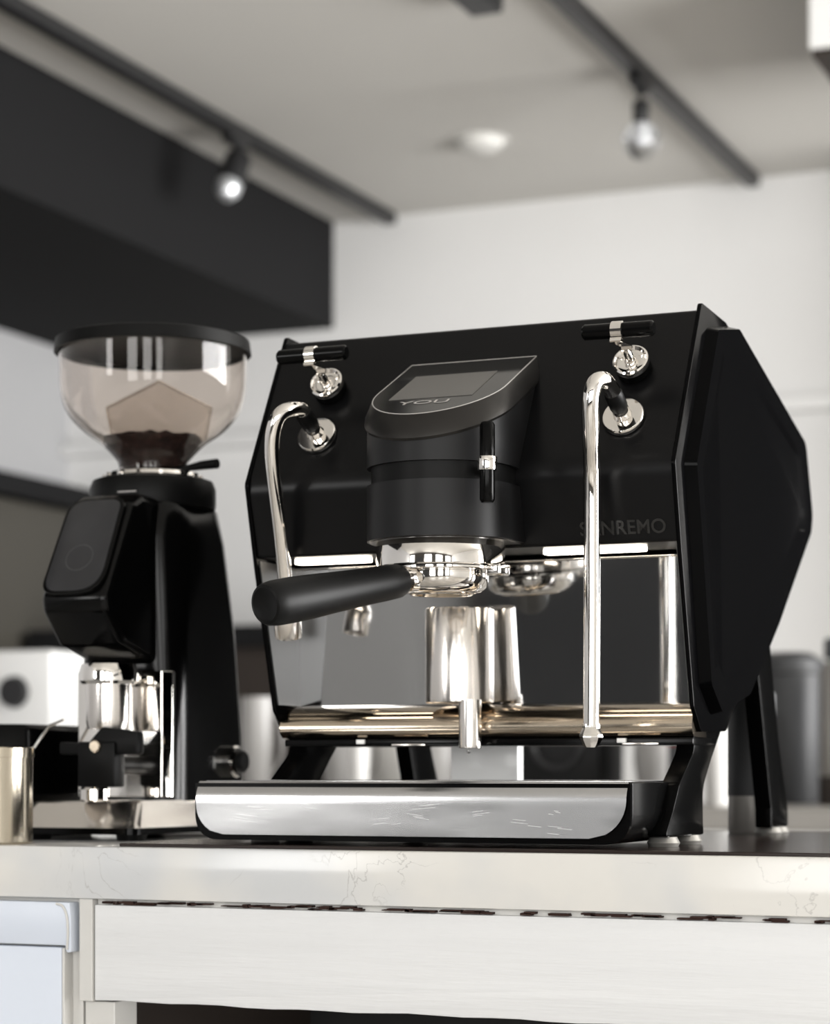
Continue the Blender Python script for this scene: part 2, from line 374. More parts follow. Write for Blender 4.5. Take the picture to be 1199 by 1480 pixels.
# work table behind the bar, its top level with the bar counter
t = thing('work_table', (-.9, 2.6, ZF), 'steel work table standing behind the bar counter', 'table')
b = NB(); box(b, -2.2, .55, 2.2, 3.0, -.04, 0, .004); link('table_top', b, 'grey_metal', t, 0)
for x in (-2.15, .46):
    for y in (2.25, 2.91):
        b = NB(); box(b, x, x + .04, y, y + .04, ZF, -.04, .003); link('leg', b, 'grey_metal', t, 0)
b = NB(); box(b, -2.13, .48, 2.27, 2.93, -.62, -.60); link('undershelf', b, 'grey_metal', t, 0)
# items on it
c = onY(45, 1150, 2.5)
t = thing('countertop_oven', (c.x, 2.62, 0), 'white countertop oven with a dark round dial on the work table', 'oven')
b = NB(); box(b, c.x - .30, c.x + .075, 2.46, 2.80, .012, .325, .012); link('body', b, 'white_plastic', t)
b = NB(); lathe(b, [(0, 0), (.032, 0), (.035, .006), (.032, .02), (0, .022)], 36, axis_M((c.x - .012, 2.46, .235), (0, -1, 0))); link('dial', b, 'track_black', t)
b = NB(); box(b, c.x - .29, c.x + .065, 2.452, 2.462, .03, .13, .003); link('door', b, 'dark_grey', t)
for sx in (-.27, .04):
    b = NB(); box(b, c.x + sx, c.x + sx + .03, 2.5, 2.53, 0, .012); link('foot', b, 'track_black', t)
def cup(px, y, r, h, material, name, label, cat, grp=None, handle=True):
    p = onY(px, 1100, y); x = p.x
    t = thing(name, (x, y, 0), label, cat, grp)
    b = NB(); lathe(b, [(0, 0), (r * .72, 0), (r * .8, h * .05), (r, h * .6), (r * .96, h * .97), (r * .93, h), (r * .88, h * .95), (r * .9, h * .5), (r * .7, h * .1), (0, h * .09)], 40, Matrix.Translation((x, y, 0)))
    link('body', b, material, t)
    if handle:
        b = NB(); tube(b, spline([(x + r * .9, y, h * .8), (x + r * 1.5, y, h * .78), (x + r * 1.6, y, h * .45), (x + r * .88, y, h * .25)], 6), r * .11, 10); link('handle', b, material, t)
cup(372, 2.42, .034, .215, 'grey_ceramic', 'milk_jug', 'tall pale grey jug on the work table between grinder and espresso machine', 'jug')
cup(497, 2.50, .045, .165, 'grey_ceramic', 'milk_jug', 'grey ceramic jug seen under the espresso machine beside its front leg', 'jug')
cup(519, 2.35, .020, .16, 'ceramic', 'bottle_tumbler', 'slim white tumbler between the grey jug and the wide cup', 'tumbler', handle=False)
cup(556, 2.68, .046, .155, 'ceramic', 'wide_cup', 'wide off-white cup behind the rear leg of the espresso machine', 'cup', handle=False)
cup(632, 2.48, .036, .15, 'grey_ceramic', 'handled_mug', 'grey mug beside the pale drain column of the espresso machine', 'mug', handle=False)
cup(955, 2.48, .052, .14, 'grey_ceramic', 'sugar_pot', 'round grey pot behind the right front leg of the espresso machine', 'pot', handle=False)
cup(1038, 2.50, .03, .19, 'ceramic', 'milk_bottle', 'narrow white bottle seen between the right legs of the espresso machine', 'bottle', handle=False)
c = onY(825, 1100, 2.55)
t = thing('speaker_box', (c.x, 2.55, 0), 'black box seen under the espresso machine behind the steam wand tip', 'box')
b = NB(); box(b, c.x - .10, c.x + .085, 2.47, 2.63, 0, .24, .01); link('body', b, 'black_satin', t)
b = NB(); tube(b, [(c.x + .05 * math.cos(a), 2.466, .12 + .05 * math.sin(a)) for a in [k * math.pi / 10 for k in range(21)]], .006, 8); link('ring', b, 'track_black', t)
c = onY(983, 1074, 2.36)
b = NB(); box(b, c.x - .022, c.x + .022, 2.35, 2.40, 0, .113, .002); t = thing('carton', (c.x, 2.37, 0), 'small dark carton with a red lid beside the round grey pot', 'carton'); link('box', b, 'dark_grey', t, 0)
b = NB(); box(b, c.x - .023, c.x + .023, 2.349, 2.401, .113, .132, .002); link('lid', b, 'red_card', t, 0)
c = onY(1138, 1000, 2.75)
t = thing('waste_bin', (c.x, 2.75, 0), 'dark grey upright bin on the work table beyond the side panel', 'bin')
b = NB(); lathe(b, [(0, 0), (.06, 0), (.066, .01), (.072, .26), (.07, .268), (0, .268)], 44, Matrix.Translation((c.x, 2.75, 0))); link('body', b, 'dark_grey', t)
b = NB(); lathe(b, [(.0725, .255), (.075, .258), (.07, .285), (.045, .30), (0, .302)], 44, Matrix.Translation((c.x, 2.75, 0))); link('lid', b, 'dark_grey', t)
c = onY(1232, 1000, 2.62)
t = thing('water_boiler', (c.x, 2.62, 0), 'grey metal water boiler with a dark knob beside the bin', 'boiler')
b = NB(); lathe(b, [(0, 0), (.055, 0), (.062, .01), (.062, .25), (.056, .27), (.03, .285), (0, .288)], 48, Matrix.Translation((c.x, 2.62, 0))); link('body', b, 'grey_metal', t)
b = NB(); lathe(b, [(.064, .0), (.064, .05), (.0625, .055), (.0625, .0)], 48, Matrix.Translation((c.x, 2.62, 0)), close=True); link('base_band', b, 'dark_brown', t)
b = NB(); rod(b, (c.x - .035, 2.60, .278), (c.x - .035, 2.60, .318), .016, 20, .004); link('knob', b, 'dark_grey', t)

# ================================================================== THE BAR COUNTER
b = NB(); box(b, -1.1, 1.2, 0, .66, -.0445, 0, .0016, 2)
tag(link('countertop', b, 'quartz', origin=(0, .33, -.0445)), 'pale veined stone countertop under the espresso machine and grinder', 'countertop')
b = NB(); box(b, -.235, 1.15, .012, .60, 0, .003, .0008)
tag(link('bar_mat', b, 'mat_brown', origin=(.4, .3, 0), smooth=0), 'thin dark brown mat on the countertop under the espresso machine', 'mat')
t = thing('bar_cabinet', (.35, .3, ZF), 'white painted wooden bar base with a broad apron board under the countertop', 'bar')
b = NB()                                                      # apron board, lower edge slightly ragged
N_ = 60; lo = [(-.2545 + (1.45 / N_) * i, -.1315 + .0006 * math.sin(i * 1.7) + .0004 * math.sin(i * .6)) for i in range(N_ + 1)]
prism(b, lo + [(1.1955, -.0495), (-.2545, -.0495)], .004, .03, 'Y', .0012, 2); link('apron_board', b, 'painted_wood', t)
b = NB(); box(b, -.2545, 1.1955, .010, .03, -.0495, -.0446); link('caulk_strip', b, 'cabinet_white', t, 0)
b = NB(); x = -.245                                            # broken caulk: irregular dark slits under the slab
while x < .60:
    L_ = random.uniform(.004, .022)
    if random.random() < (.95 if x < .10 else .6):
        for k in range(2):
            z = -.0492 + random.uniform(0, .0022); xx = x + random.uniform(-L_ * .2, L_ * .4); box(b, xx, xx + L_ * .9, .0030, .0102, z, z + random.uniform(.0007, .0018))
    x += L_
k_ = link('caulk_gap', b, 'brown_gap', t, 0); k_['kind'] = 'stuff'
b = NB(); box(b, -.2685, -.2555, .002, .05, -.1320, -.0446, .0008); link('post', b, 'cabinet_white', t, 0)
b = NB(); box(b, -.2685, -.2395, .012, .05, ZF, -.1330, .0008); link('post', b, 'cabinet_white', t, 0)
b = NB(); box(b, 1.12, 1.1955, .012, .05, ZF, -.1330, .0008); link('post', b, 'cabinet_white', t, 0)
b = NB(); box(b, -.2685, 1.12, .45, .47, ZF, -.0446); link('back_panel', b, 'dark_void', t, 0)
b = NB(); box(b, -.2690, -.2640, .05, .45, ZF, -.0446); link('side_panel', b, 'dark_brown', t, 0)
b = NB(); box(b, -.2395, 1.12, .03, .45, -.60, -.58); link('shelf', b, 'dark_void', t, 0)
t = thing('drawer_cabinet', (-.6, .3, ZF), 'bluish white cabinet with drawer and door at the end of the bar', 'cabinet')
b = NB(); box(b, -1.09, -.2705, .012, .60, ZF, -.0446, .0006); link('carcass', b, 'cabinet_white', t, 0)
dr = NB(); prism(dr, fillet([(-1.08, -.0478), (-.2745, -.0478), (-.2732, -.060), (-.2728, -.0905), (-.2775, -.0905), (-.2790, -.0845), (-1.08, -.0845)], [0, .0015, .002, .0022, .0022, .001, 0], 5), -.004, .012, 'Y', .0008, 2)
d = link('drawer', dr, 'cabinet_blue', t)
b = NB(); tube(b, spline([(-.2872, -.0046, -.0490), (-.2805, -.0048, -.0512), (-.2765, -.0048, -.060), (-.2755, -.0048, -.074), (-.2765, -.0046, -.088)], 8), .0011, 8); link('finger_pull', b, 'cabinet_white', d)
b = NB(); box(b, -1.08, -.2835, -.002, .012, -.80, -.0865, .0012); d = link('door', b, 'cabinet_blue', t)
b = NB(); box(b, -.2832, -.2805, -.002, .012, -.80, -.0868, .0008); link('edge_band', b, 'cabinet_white', d)

# ================================================================== THE ESPRESSO MACHINE
XA, XB = -.160, .231                                          # outer faces of the two side plates
MC = (.0355, .30, .003)
m = thing('espresso_machine', MC, 'black espresso machine with polished steel back plate, touch display and steel drip tray', 'espresso machine')
# --- body
prof = fillet([(.118, .2525), (.100, .315), (.1755, .4525), (.26, .4515), (.505, .386), (.535, .318), (.40, .20), (.29, .128), (.24, .104), (.216, .104), (.206, .2525)],
              [.004, .030, .006, .02, .02, .02, .01, .01, .005, .002, .002], 6)
b = NB(); prism(b, prof, XA + .004, XB - .004, 'X'); link('body', b, 'black_panel', m, 20)
# --- side plates (thin, slightly proud of the body) and their raised covers
plate = fillet([(.1775, .4585), (.255, .456), (.520, .3885), (.5495, .318), (.545, .302), (.409, .195), (.3534, .1546), (.2946, .1264), (.255, .099), (.176, .0975), (.1535, .118), (.1165, .245), (.0985, .3155)],
               [.005, .012, .018, .02, .012, .01, .01, .01, .008, .004, .006, .01, .008], 6)
for x0, x1 in ((XA, XA + .004), (XB - .004, XB)):
    b = NB(); prism(b, plate, x0, x1, 'X', .0008, 2); link('side_plate', b, 'black_side', m, 30)
def inset(poly, d, c):
    return [(c[0] + (p[0] - c[0]) * (1 - d / max(.001, (Vector(p) - Vector(c)).length)), c[1] + (p[1] - c[1]) * (1 - d / max(.001, (Vector(p) - Vector(c)).length))) for p in poly]
cov = fillet([(.192, .440), (.262, .4535), (.518, .386), (.547, .318), (.541, .30), (.409, .200), (.300, .130), (.205, .112), (.170, .135), (.142, .25), (.124, .318)],
             [.008, .012, .018, .02, .012, .01, .02, .012, .01, .01, .01], 5)
cc = (.33, .30)
for sgn, xo in ((1, XB), (-1, XA)):
    l0 = [(xo, *p) for p in cov]; l1 = [(xo + sgn * .010, *p) for p in inset(cov, .003, cc)]
    l2 = [(xo + sgn * .010, *p) for p in inset(cov, .030, cc)]; l3 = [(xo + sgn * .007, *p) for p in inset(cov, .037, cc)]
    b = NB(); loft(b, [l0, l1, l2, l3]); link('side_cover', b, 'black_side', m, 30)
# --- legs
fleg = fillet([(.165, .108), (.180, .085), (.132, .054), (.114, .033), (.090, .0105), (.205, .0105), (.203, .022), (.202, .050), (.230, .075), (.285, .118)],
              [0, .02, .02, .01, .004, .002, .004, .02, .02, 0], 6)
rleg = fillet([(.350, .215), (.392, .152), (.440, .0295), (.441, .0105), (.508, .0105), (.5067, .0285), (.470, .095), (.425, .215)], [0, .02, .01, .003, .003, .02, .02, 0], 5)
for x0, x1 in ((XA + .006, XA + .022), (XB - .022, XB - .006)):
    for pl, foot in ((fleg, (.10, .19)), (rleg, (.45, .50))):
        b = NB(); prism(b, pl, x0, x1, 'X', .0015, 2); lg = link('leg', b, 'leg_black', m, 30)
        xm = (x0 + x1) / 2
        for fy in (foot[0] + .012, foot[1] - .012):
            b = NB(); lathe(b, [(0, .003), (.012, .003), (.0135, .006), (.011, .0108), (0, .0108)], 24, Matrix.Translation((xm, fy, 0))); link('foot', b, 'foot_grey', lg)
# --- polished back plate and the rolled gutter under it
b = NB(); sheet(b, [(.1925, .2500), (.2025, .1235)], XA + .004, XB - .004, .0015); link('back_plate', b, 'mirror_steel', m, 0)
for x0, x1 in ((XA + .004, XA + .0052), (XB - .0052, XB - .004)):
    b = NB(); prism(b, [(.119, .2500), (.1915, .2500), (.2015, .1240), (.156, .1240)], x0, x1, 'X'); link('side_liner', b, 'liner_steel', m, 0)
b = NB(); rod(b, (XA + .005, .1905, .2486), (XB - .005, .1905, .2486), .0015, 12); link('glint_rod', b, 'chrome', m)  # chrome rod added to draw the bright LED reflection line
b = NB()
for px, py, r_ in ((546, 968, .0013), (470, 962, .0006), (574, 992, .0006), (489, 1008, .0006), (777, 1011, .0007)):
    q = onY(px, py, .1985); lathe(b, [(0, -r_), (r_ * .7, -r_ * .7), (r_, 0), (r_ * .7, r_ * .7), (0, r_)], 12, Matrix.Translation((q.x, .1925 + (.2500 - q.z) * .079, q.z)))
k_ = link('water_drops', b, 'droplet', m); k_['kind'] = 'stuff'
gp = [(.2025, .1235), (.190, .1228), (.178, .1200), (.168, .1150), (.162, .1085), (.1605, .1015), (.164, .0960), (.172, .0935), (.205, .0930)]
gs = [tuple(v)[:2] for v in spline([(*p, 0) for p in gp], 5)]
b = NB(); prism(b, gs, XA + .004, XB - .004, 'X'); link('gutter', b, 'warm_steel', m, 40)
b = NB(); box(b, XA + .005, XB - .005, .168, .24, .0865, .0928, .001); u = link('under_rail', b, 'black_gloss', m)
for px in (521, 898):
    p = onY(px, 1061, .166); b = NB(); box(b, p.x - .004, p.x + .004, .1645, .168, .0885, .0925, .0006); link('clip', b, 'column_white', u)
for px in (590, 925):
    p = onY(px, 1064, .166); b = NB(); box(b, p.x - .016, p.x + .016, .1650, .168, .0868, .0885, .0004); link('hinge', b, 'chrome_soft', u)
# --- light bars on the underside of the overhang
for px0, px1 in ((428, 536), (786, 934)):
    a_, c_ = onY(px0, 805, .150).x, onY(px1, 795, .150).x
    b = NB(); prism(b, fillet([(a_, .142), (c_, .142), (c_, .158), (a_, .158)], .0078, 5), .2488, .2527, 'Z', .0008, 2); link('light_bar', b, 'led', m)
# --- drip tray
XT0, XT1 = -.1685, .2125
tp = fillet([(XT0 - .0025, .0555), (XT1 + .0025, .0555), (XT1 + .0025, .0065), (XT0 - .0025, .0065)], [.001, .001, .034, .030], 12)
b = NB(); prism(b, tp, .0345, .215, 'Y', .0015, 2); tr = link('drip_tray', b, 'black_gloss', m, 30)
b = NB(); prism(b, fillet([(XT0 - .0025, .0545), (XT1 + .0025, .0545), (XT1 + .0025, .0065), (XT0 - .0025, .0065)], [.001, .001, .034, .030], 12), .0295, .0345, 'Y'); link('front_gasket', b, 'black_gloss', tr, 30)
fp = fillet([(XT0, .0560), (XT1, .0560), (XT1, .0112), (XT0, .0112)], [.0006, .0006, .031, .026], 14)
outer = [(p[0], .0272, p[1]) for p in fp]
b = NB()
def bulge(p, k):                                              # the top of the steel front rolls back
    z = p[1]; t_ = max(0.0, (z - .041) / .015); return (p[0], .0268 - k + (.010 * t_ * t_), z)
fz = []; NZ = 14; grid = []
for i in range(NZ + 1):
    z = .0112 + (.0560 - .0112) * i / NZ
    def xr(z, x1, r, s):
        dz = .0112 + r - z
        return x1 if dz <= 0 else x1 - s * (r - math.sqrt(max(0, r * r - dz * dz)))
    xa_, xb_ = xr(z, XT0, .026, -1), xr(z, XT1, .031, 1)
    t_ = max(0.0, (z - .041) / .015); yb = .0262 + .007 * t_ ** 2
    grid.append([(xa_ + (xb_ - xa_) * j / 8, yb) + (z,) for j in range(9)])
tm = bmesh.new(); V = [[tm.verts.new(p) for p in r] for r in grid]
for i in range(NZ):
    for j in range(8): tm.faces.new((V[i][j], V[i][j + 1], V[i + 1][j + 1], V[i + 1][j]))
ex = bmesh.ops.solidify(tm, geom=tm.faces[:], thickness=-.0018)
add(b, tm); fpn = link('front_plate', b, 'tray_steel', tr, 40)
b = NB(); box(b, XT0 + .004, XT1 - .004, .037, .205, .0555, .0568, .0005); link('grate', b, 'tray_steel', tr)
b = NB()
for px, py, l in ((795, 1177, .004), (812, 1200, .012), (380, 1170, .014), (352, 1185, .02), (620, 1165, .02), (605, 1180, .014), (560, 1190, .01), (760, 1190, .012), (690, 1172, .012), (450, 1165, .01)):
    p = onY(px, py, .0260); a = random.uniform(-.25, .25)
    for k in range(3):
        q = Vector((p.x + random.uniform(-.008, .008), .0259, p.z + random.uniform(-.004, .004))); dd = Vector((math.cos(a), 0, math.sin(a) * .6)) * l * random.uniform(.3, .6)
        tube(b, [q - dd, q + dd], .00013, 4)
sc = link('scratch', b, 'scratch', fpn, 0); sc['kind'] = 'stuff'
# --- pale drain column behind the tray
p0, p1 = onY(651, 1090, .26).x, onY(748, 1090, .26).x
b = NB(); box(b, p0, p1, .26, .276, .05, .104, .0015); dc_ = link('drain_column', b, 'column_white', m)
# --- drain cylinder against the back plate, with its thin outlet tube
c = onY(664, 950, .168); cx, cy = c.x, .168
b = NB(); lathe(b, [(0, .1235), (.0285, .1235), (.0300, .1245), (.0303, .127), (.0303, .205), (.0295, .2065), (0, .2065)], 64, Matrix.Translation((cx, cy, 0))); dcy = link('drain_cylinder', b, 'chrome_soft', m)
c2 = onY(679, 1050, .150)
b = NB(); lathe(b, [(0, .0840), (.0085, .0840), (.0098, .0846), (.0100, .086), (.0100, .126), (0, .126)], 40, Matrix.Translation((c2.x, .150, 0))); link('outlet_tube', b, 'chrome_soft', dcy)
b = NB(); lathe(b, [(0, -.0042), (.0013, -.0036), (.0018, -.0022), (.0014, -.0006), (.0006, .0005), (0, .0008)], 16, Matrix.Translation((c2.x, .147, .0837))); link('drop', b, 'droplet', dcy)
# --- brew group: housing, slot, bezel, display
GX, GY = .0325, .085
def zdisp(y): return .3565 + .496 * (y - .03)
def uplan(r, yback, n=28):
    pts = [(GX + r * math.cos(a), GY + r * math.sin(a)) for a in [math.pi + math.pi * k / n for k in range(n + 1)]]
    return pts + [(GX + r, GY + (yback - GY) * k / 4) for k in (1, 2, 3, 4)] + [(GX - r, GY + (yback - GY) * k / 4) for k in (4, 3, 2, 1)]
YBK = .158
R1, R2, R3 = uplan(.0580, YBK), uplan(.0635, YBK), uplan(.0625, YBK)
dcap = [(x, y, zdisp(y)) for x, y in R1]
b = NB(); loft(b, [[(x, y, zdisp(y) - .0195) for x, y in R2], [(x, y, zdisp(y) - .017) for x, y in uplan(.0648, YBK)], [(x, y, zdisp(y) - .012) for x, y in uplan(.0642, YBK)], [(x, y, zdisp(y) - .0012) for x, y in uplan(.0592, YBK)], [(x, y, zdisp(y)) for x, y in uplan(.0585, YBK)]])
bz = link('display_bezel', b, 'bezel', m, 30)
b = NB(); tube(b, [Vector((x, y, zdisp(y) + .0002)) for x, y in R1] + [Vector((*R1[0], zdisp(R1[0][1]) + .0002))], .0005, 6); link('edge_trim', b, 'print_grey', bz)
b = NB(); loft(b, [[(x, y, zdisp(y) - .0005) for x, y in uplan(.0576, YBK - .001)], [(x, y, zdisp(y) + .0004) for x, y in uplan(.0574, YBK - .001)]]); dg_ = link('display_glass', b, 'screen_glass', bz, 30)
# orientation frame of the tilted display
sl = math.atan(.496); DN = Vector((0, -math.sin(sl), math.cos(sl))); DU = Vector((0, math.cos(sl), math.sin(sl)))
def disp_M(x, y, off): return Matrix.Translation(Vector((x, y, zdisp(y))) + DN * off) @ Matrix(((1, 0, 0, 0), (0, DU.y, DN.y, 0), (0, DU.z, DN.z, 0), (0, 0, 0, 1)))
b = NB(); box(b, -.0375, .0375, -.033, .033, 0, .0004, M=disp_M(GX - .002, .094, .0004)); link('screen', b, 'screen', bz, 0)
text('lettering', 'YOU', .0125, disp_M(GX - .003, .0535, .0007), 'print_grey', bz, .0001, 1.75)
for nm, za, zb, R_ in (('group_housing', .3170, None, R3), ('group_core', .2995, .320, uplan(.0592, YBK)), ('group_housing', .2560, .3020, R3)):
    b = NB()
    if zb is None: top = [(x, y, zdisp(y) - .0185) for x, y in R_]
    else: top = [(x, y, zb) for x, y in R_]
    loft(b, [[(x, y, za) for x, y in R_], top]); link(nm, b, 'black_satin' if nm == 'group_housing' else 'black_rubber', m, 30)
b = NB(); loft(b, [[(x, y, .2550) for x, y in uplan(.0600, .13)], [(x, y, .2568) for x, y in uplan(.0608, .13)]]); link('group_base_plate', b, 'bezel', m, 30)
b = NB(); lathe(b, [(0, .2335), (.046, .2335), (.0530, .2338), (.0540, .2350), (.0540, .2545), (.0530, .2560), (0, .2560)], 72, Matrix.Translation((GX - .001, GY, 0))); fl = link('group_flange', b, 'chrome', m)
# brew lever on the right of the group
lv = onY(704, 670, .035)
b = NB(); lathe(b, [(0, -.0325), (.0048, -.0325), (.0062, -.030), (.0062, .030), (.0048, .0325), (0, .0325)], 32, Matrix.Translation((lv.x, .035, .3135))); lvo = link('brew_lever', b, 'black_gloss', m)
b = NB(); lathe(b, [(.0062, -.0055), (.0078, -.0055), (.0080, -.005), (.0080, .005), (.0078, .0055), (.0062, .0055)], 36, Matrix.Translation((lv.x, .035, .3125)), close=True); link('band', b, 'chrome', lvo)
b = NB(); tube(b, [(lv.x, .035, .3095), (GX + .05, GY - .02, .3095)], .005, 16); link('arm', b, 'black_rubber', lvo)
# --- valves and wands on the sloping panel
PN = Vector((0, -.8774, .4797)); PU = Vector((0, .4797, .8774)); P0 = Vector((0, .100, .315))
def on_panel(px, py, off):
    r = ray(px, py); p = P0 + PN * off; return CAM + r * ((p - CAM).dot(PN) / r.dot(PN))
def valve(px, py, tl, tr_):
    c = on_panel(px, py, .014); base = c - PN * .014
    b = NB(); lathe(b, [(0, 0), (.0135, 0), (.0150, .002), (.0150, .008), (0, .008)], 40, axis_M(base, PN)); v = link('valve', b, 'black_gloss', m)
    b = NB(); lathe(b, [(0, .0085), (.0125, .0080), (.0152, .0095), (.0160, .012), (.0152, .0150), (.0138, .0158), (.0128, .0145), (.0118, .0132), (.0085, .0138), (.0065, .0132), (0, .0132)], 48, axis_M(base, PN)); link('rosette', b, 'chrome', v)
    b = NB(); lathe(b, [(0, .013), (.0048, .013), (.0052, .0155), (.0040, .018), (.0036, .024), (.0024, .027), (0, .0275)], 28, axis_M(base, PN)); link('hub', b, 'chrome', v)
    for a in (0.6, 2.7, 4.7):
        q = base + PN * .0135 + (Vector((1, 0, 0)) * math.cos(a) + PU * math.sin(a)) * .0098
        b = NB(); lathe(b, [(0, 0), (.0020, 0), (.0018, .0015), (0, .0018)], 14, axis_M(q, PN)); link('screw', b, 'chrome', v)
    A, B = on_panel(*tl, .045), on_panel(*tr_, .045); d = (B - A).normalized(); L_ = (B - A).length
    mid = on_panel((tl[0] + tr_[0]) / 2 - 1, (tl[1] + tr_[1]) / 2, .045)
    b = NB(); lathe(b, [(0, 0), (.0048, 0), (.0064, .0018), (.0064, L_ - .0018), (.0048, L_), (0, L_)], 32, axis_M(A, d)); link('t_handle', b, 'black_gloss', v)
    b = NB(); lathe(b, [(.0064, -.0048), (.0076, -.0046), (.0076, .0046), (.0064, .0048)], 36, axis_M(mid, d), close=True); link('band', b, 'chrome', v)
    hub = base + PN * .024; b = NB(); e1 = mid - PU * .006
    rows = [hub + PN * .003, hub + PN * .004 + PU * .004, e1 - PU * .006 + PN * .001, e1 + PN * .001, e1 + PU * .002]
    tm = bmesh.new(); X_ = Vector((1, 0, 0)); vs = []
    for p, w in zip(rows, (.0046, .0046, .0048, .0050, .0050)): vs.append([tm.verts.new(p + X_ * s * w + PN * q) for s, q in ((-1, .0008), (1, .0008), (1, -.0008), (-1, -.0008))])
    for a, c_ in zip(vs, vs[1:]):
        for i in range(4): tm.faces.new((a[i], a[(i + 1) % 4], c_[(i + 1) % 4], c_[i]))
    tm.faces.new(vs[0]); tm.faces.new(vs[-1][::-1]); add(b, tm); link('lever_strap', b, 'chrome', v, 30)
valve(471, 553, (402, 517), (501, 509)); valve(911, 521, (842, 481), (945, 474))
def wand(ros, stub_end, path, r, nozzle, label):
    c = on_panel(*ros, .006); base = c - PN * .006
    b = NB(); lathe(b, [(0, 0), (.0160, 0), (.0178, .0012), (.0182, .003), (.0178, .0048), (.0168, .0058), (0, .0060)], 52, axis_M(base, PN)); w = link('wand_joint', b, 'chrome', m)
    b = NB(); lathe(b, [(0, .006), (.0078, .006), (.0070, .010), (.0072, .0125), (.0064, .014), (.0064, .017), (0, .017)], 32, axis_M(base, PN)); link('collar', b, 'chrome', w)
    se = base + PN * stub_end
    b = NB(); lathe(b, [(0, .016), (.0072, .016), (.0076, .018), (.0076, stub_end - .003), (.0066, stub_end), (0, stub_end)], 32, axis_M(base, PN)); link('sleeve', b, 'black_rubber', w)
    P = [base + PN * (stub_end - .004), base + PN * (stub_end + .004)] + path
    b = NB(); tube(b, spline(P, 10), r, 24); wn = link('wand', b, 'chrome', w); wn['label'] = label
    nozzle(path[-1], (path[-1] - path[-2]).normalized(), wn)
def steam_tip(p, d, w):
    b = NB(); lathe(b, [(0, -.002), (.0070, -.002), (.0074, .002), (.0094, .0060), (.0098, .0085), (.0090, .0110), (.0068, .0150), (.0050, .0170), (0, .0172)], 9, axis_M(p, d)); link('steam_tip', b, 'chrome', w, 25)
def water_tip(p, d, w):
    b = NB(); lathe(b, [(0, -.02), (.0085, -.02), (.0115, -.014), (.0122, -.010), (.0122, .008), (.0116, .0095), (.0100, .0100), (.0095, .006), (0, .006)], 40, axis_M(p, d)); link('water_nozzle', b, 'chrome_soft', w)
wand((456, 626), .036, [onY(417, 592, .070), onY(403, 601, .062), onY(395, 622, .062), onY(393, 650, .066), onY(396, 690, .074), onY(404, 760, .090), onY(411, 830, .106), onY(416, 906, .122)], .0064, water_tip, 'polished bent hot water wand')
wand((899, 599), .036, [onY(872, 549, .068), onY(860, 553, .058), onY(854, 572, .055), onY(853, 600, .058), onY(854, 640, .066), onY(855, 690, .078), onY(855, 780, .084), onY(855, 900, .088), onY(854, 1050, .092)], .0068, steam_tip, 'polished bent steam wand')
# --- lettering on the lower front panel
LD = (Vector((0, .118, .2525)) - Vector((0, .100, .315))).normalized(); LU = -LD; LNn = Vector((1, 0, 0)).cross(LU)
r = ray(900, 763); q0 = Vector((0, .100, .315)); lp = CAM + r * ((q0 - CAM).dot(LNn) / r.dot(LNn))
ML = Matrix.Translation(lp + LNn * .0004) @ Matrix(((1, LU.x, LNn.x, 0), (0, LU.y, LNn.y, 0), (0, LU.z, LNn.z, 0), (0, 0, 0, 1)))
text('lettering', 'SANREMO', .0165, ML, 'logo_black', m, .0007, .98, .0002)

# ================================================================== PORTAFILTER
al = math.radians(20); HD = Vector((-math.sin(al), -math.cos(al), -.185)).normalized()
t = thing('portafilter', (GX, GY, .2125), 'chrome portafilter with a thick black handle locked into the brew group', 'portafilter')
b = NB(); lathe(b, [(0, .2085), (.026, .2075), (.0325, .2088), (.0375, .2125), (.0395, .2180), (.0400, .2245), (.0395, .2262), (0, .2262)], 64, Matrix.Translation((GX, GY, .005))); link('basket_body', b, 'chrome', t)
b = NB(); lathe(b, [(0, .2255), (.0505, .2255), (.0535, .2262), (.0535, .2278), (.0505, .2284), (0, .2284)], 72, Matrix.Translation((GX, GY, .005))); link('rim', b, 'chrome', t)
for a in (math.radians(-8), math.radians(172)):
    q = Vector((GX + .0535 * math.cos(a), GY + .0535 * math.sin(a), .2312)); b = NB()
    box(b, -.007, .007, -.009, .009, -.0055, .0045, .0018, 3, Matrix.Translation(q) @ Matrix.Rotation(a, 4, 'Z')); link('ear', b, 'chrome', t)
b = NB(); tube(b, [(GX + .026 * math.cos(a), GY + .026 * math.sin(a), .2130) for a in [k * math.pi / 18 for k in range(37)]], .0012, 8); link('bottom_ring', b, 'warm_steel', t)
h0 = Vector((GX, GY, .2240)) + Vector((HD.x, HD.y, 0)).normalized() * .034
b = NB(); lathe(b, [(0, -.006), (.0120, -.006), (.0105, .004), (.0100, .010), (.0122, .0125), (.0122, .0175), (0, .0175)], 36, axis_M(h0, HD)); link('neck', b, 'chrome', t)
hp = [(0, .015), (.0100, .0152), (.0128, .0170), (.0140, .021), (.0146, .035), (.0152, .060), (.0164, .090), (.0176, .115), (.0181, .135), (.0178, .1495), (.0168, .1560), (.0155, .1585), (.0135, .1592), (.0125, .1585), (0, .1580)]
hp = [(r_, z_ if z_ < .02 else .02 + (z_ - .02) * 1.09) for r_, z_ in hp]
b = NB(); lathe(b, hp, 56, axis_M(h0, HD)); link('handle', b, 'black_rubber', t)

# ================================================================== COFFEE GRINDER
AX, AY = -.3576, .2859
g = thing('coffee_grinder', (AX, AY, 0), 'glossy black coffee grinder with clear hopper and tilted touch panel', 'coffee grinder')
T = Matrix.Translation((AX, AY, 0))
def rrect(hx, y0, y1, r, z, n=6):
    return [(AX + p[0], AY + p[1], z) for p in fillet([(-hx, y0), (hx, y0), (hx, y1), (-hx, y1)], r, n)]
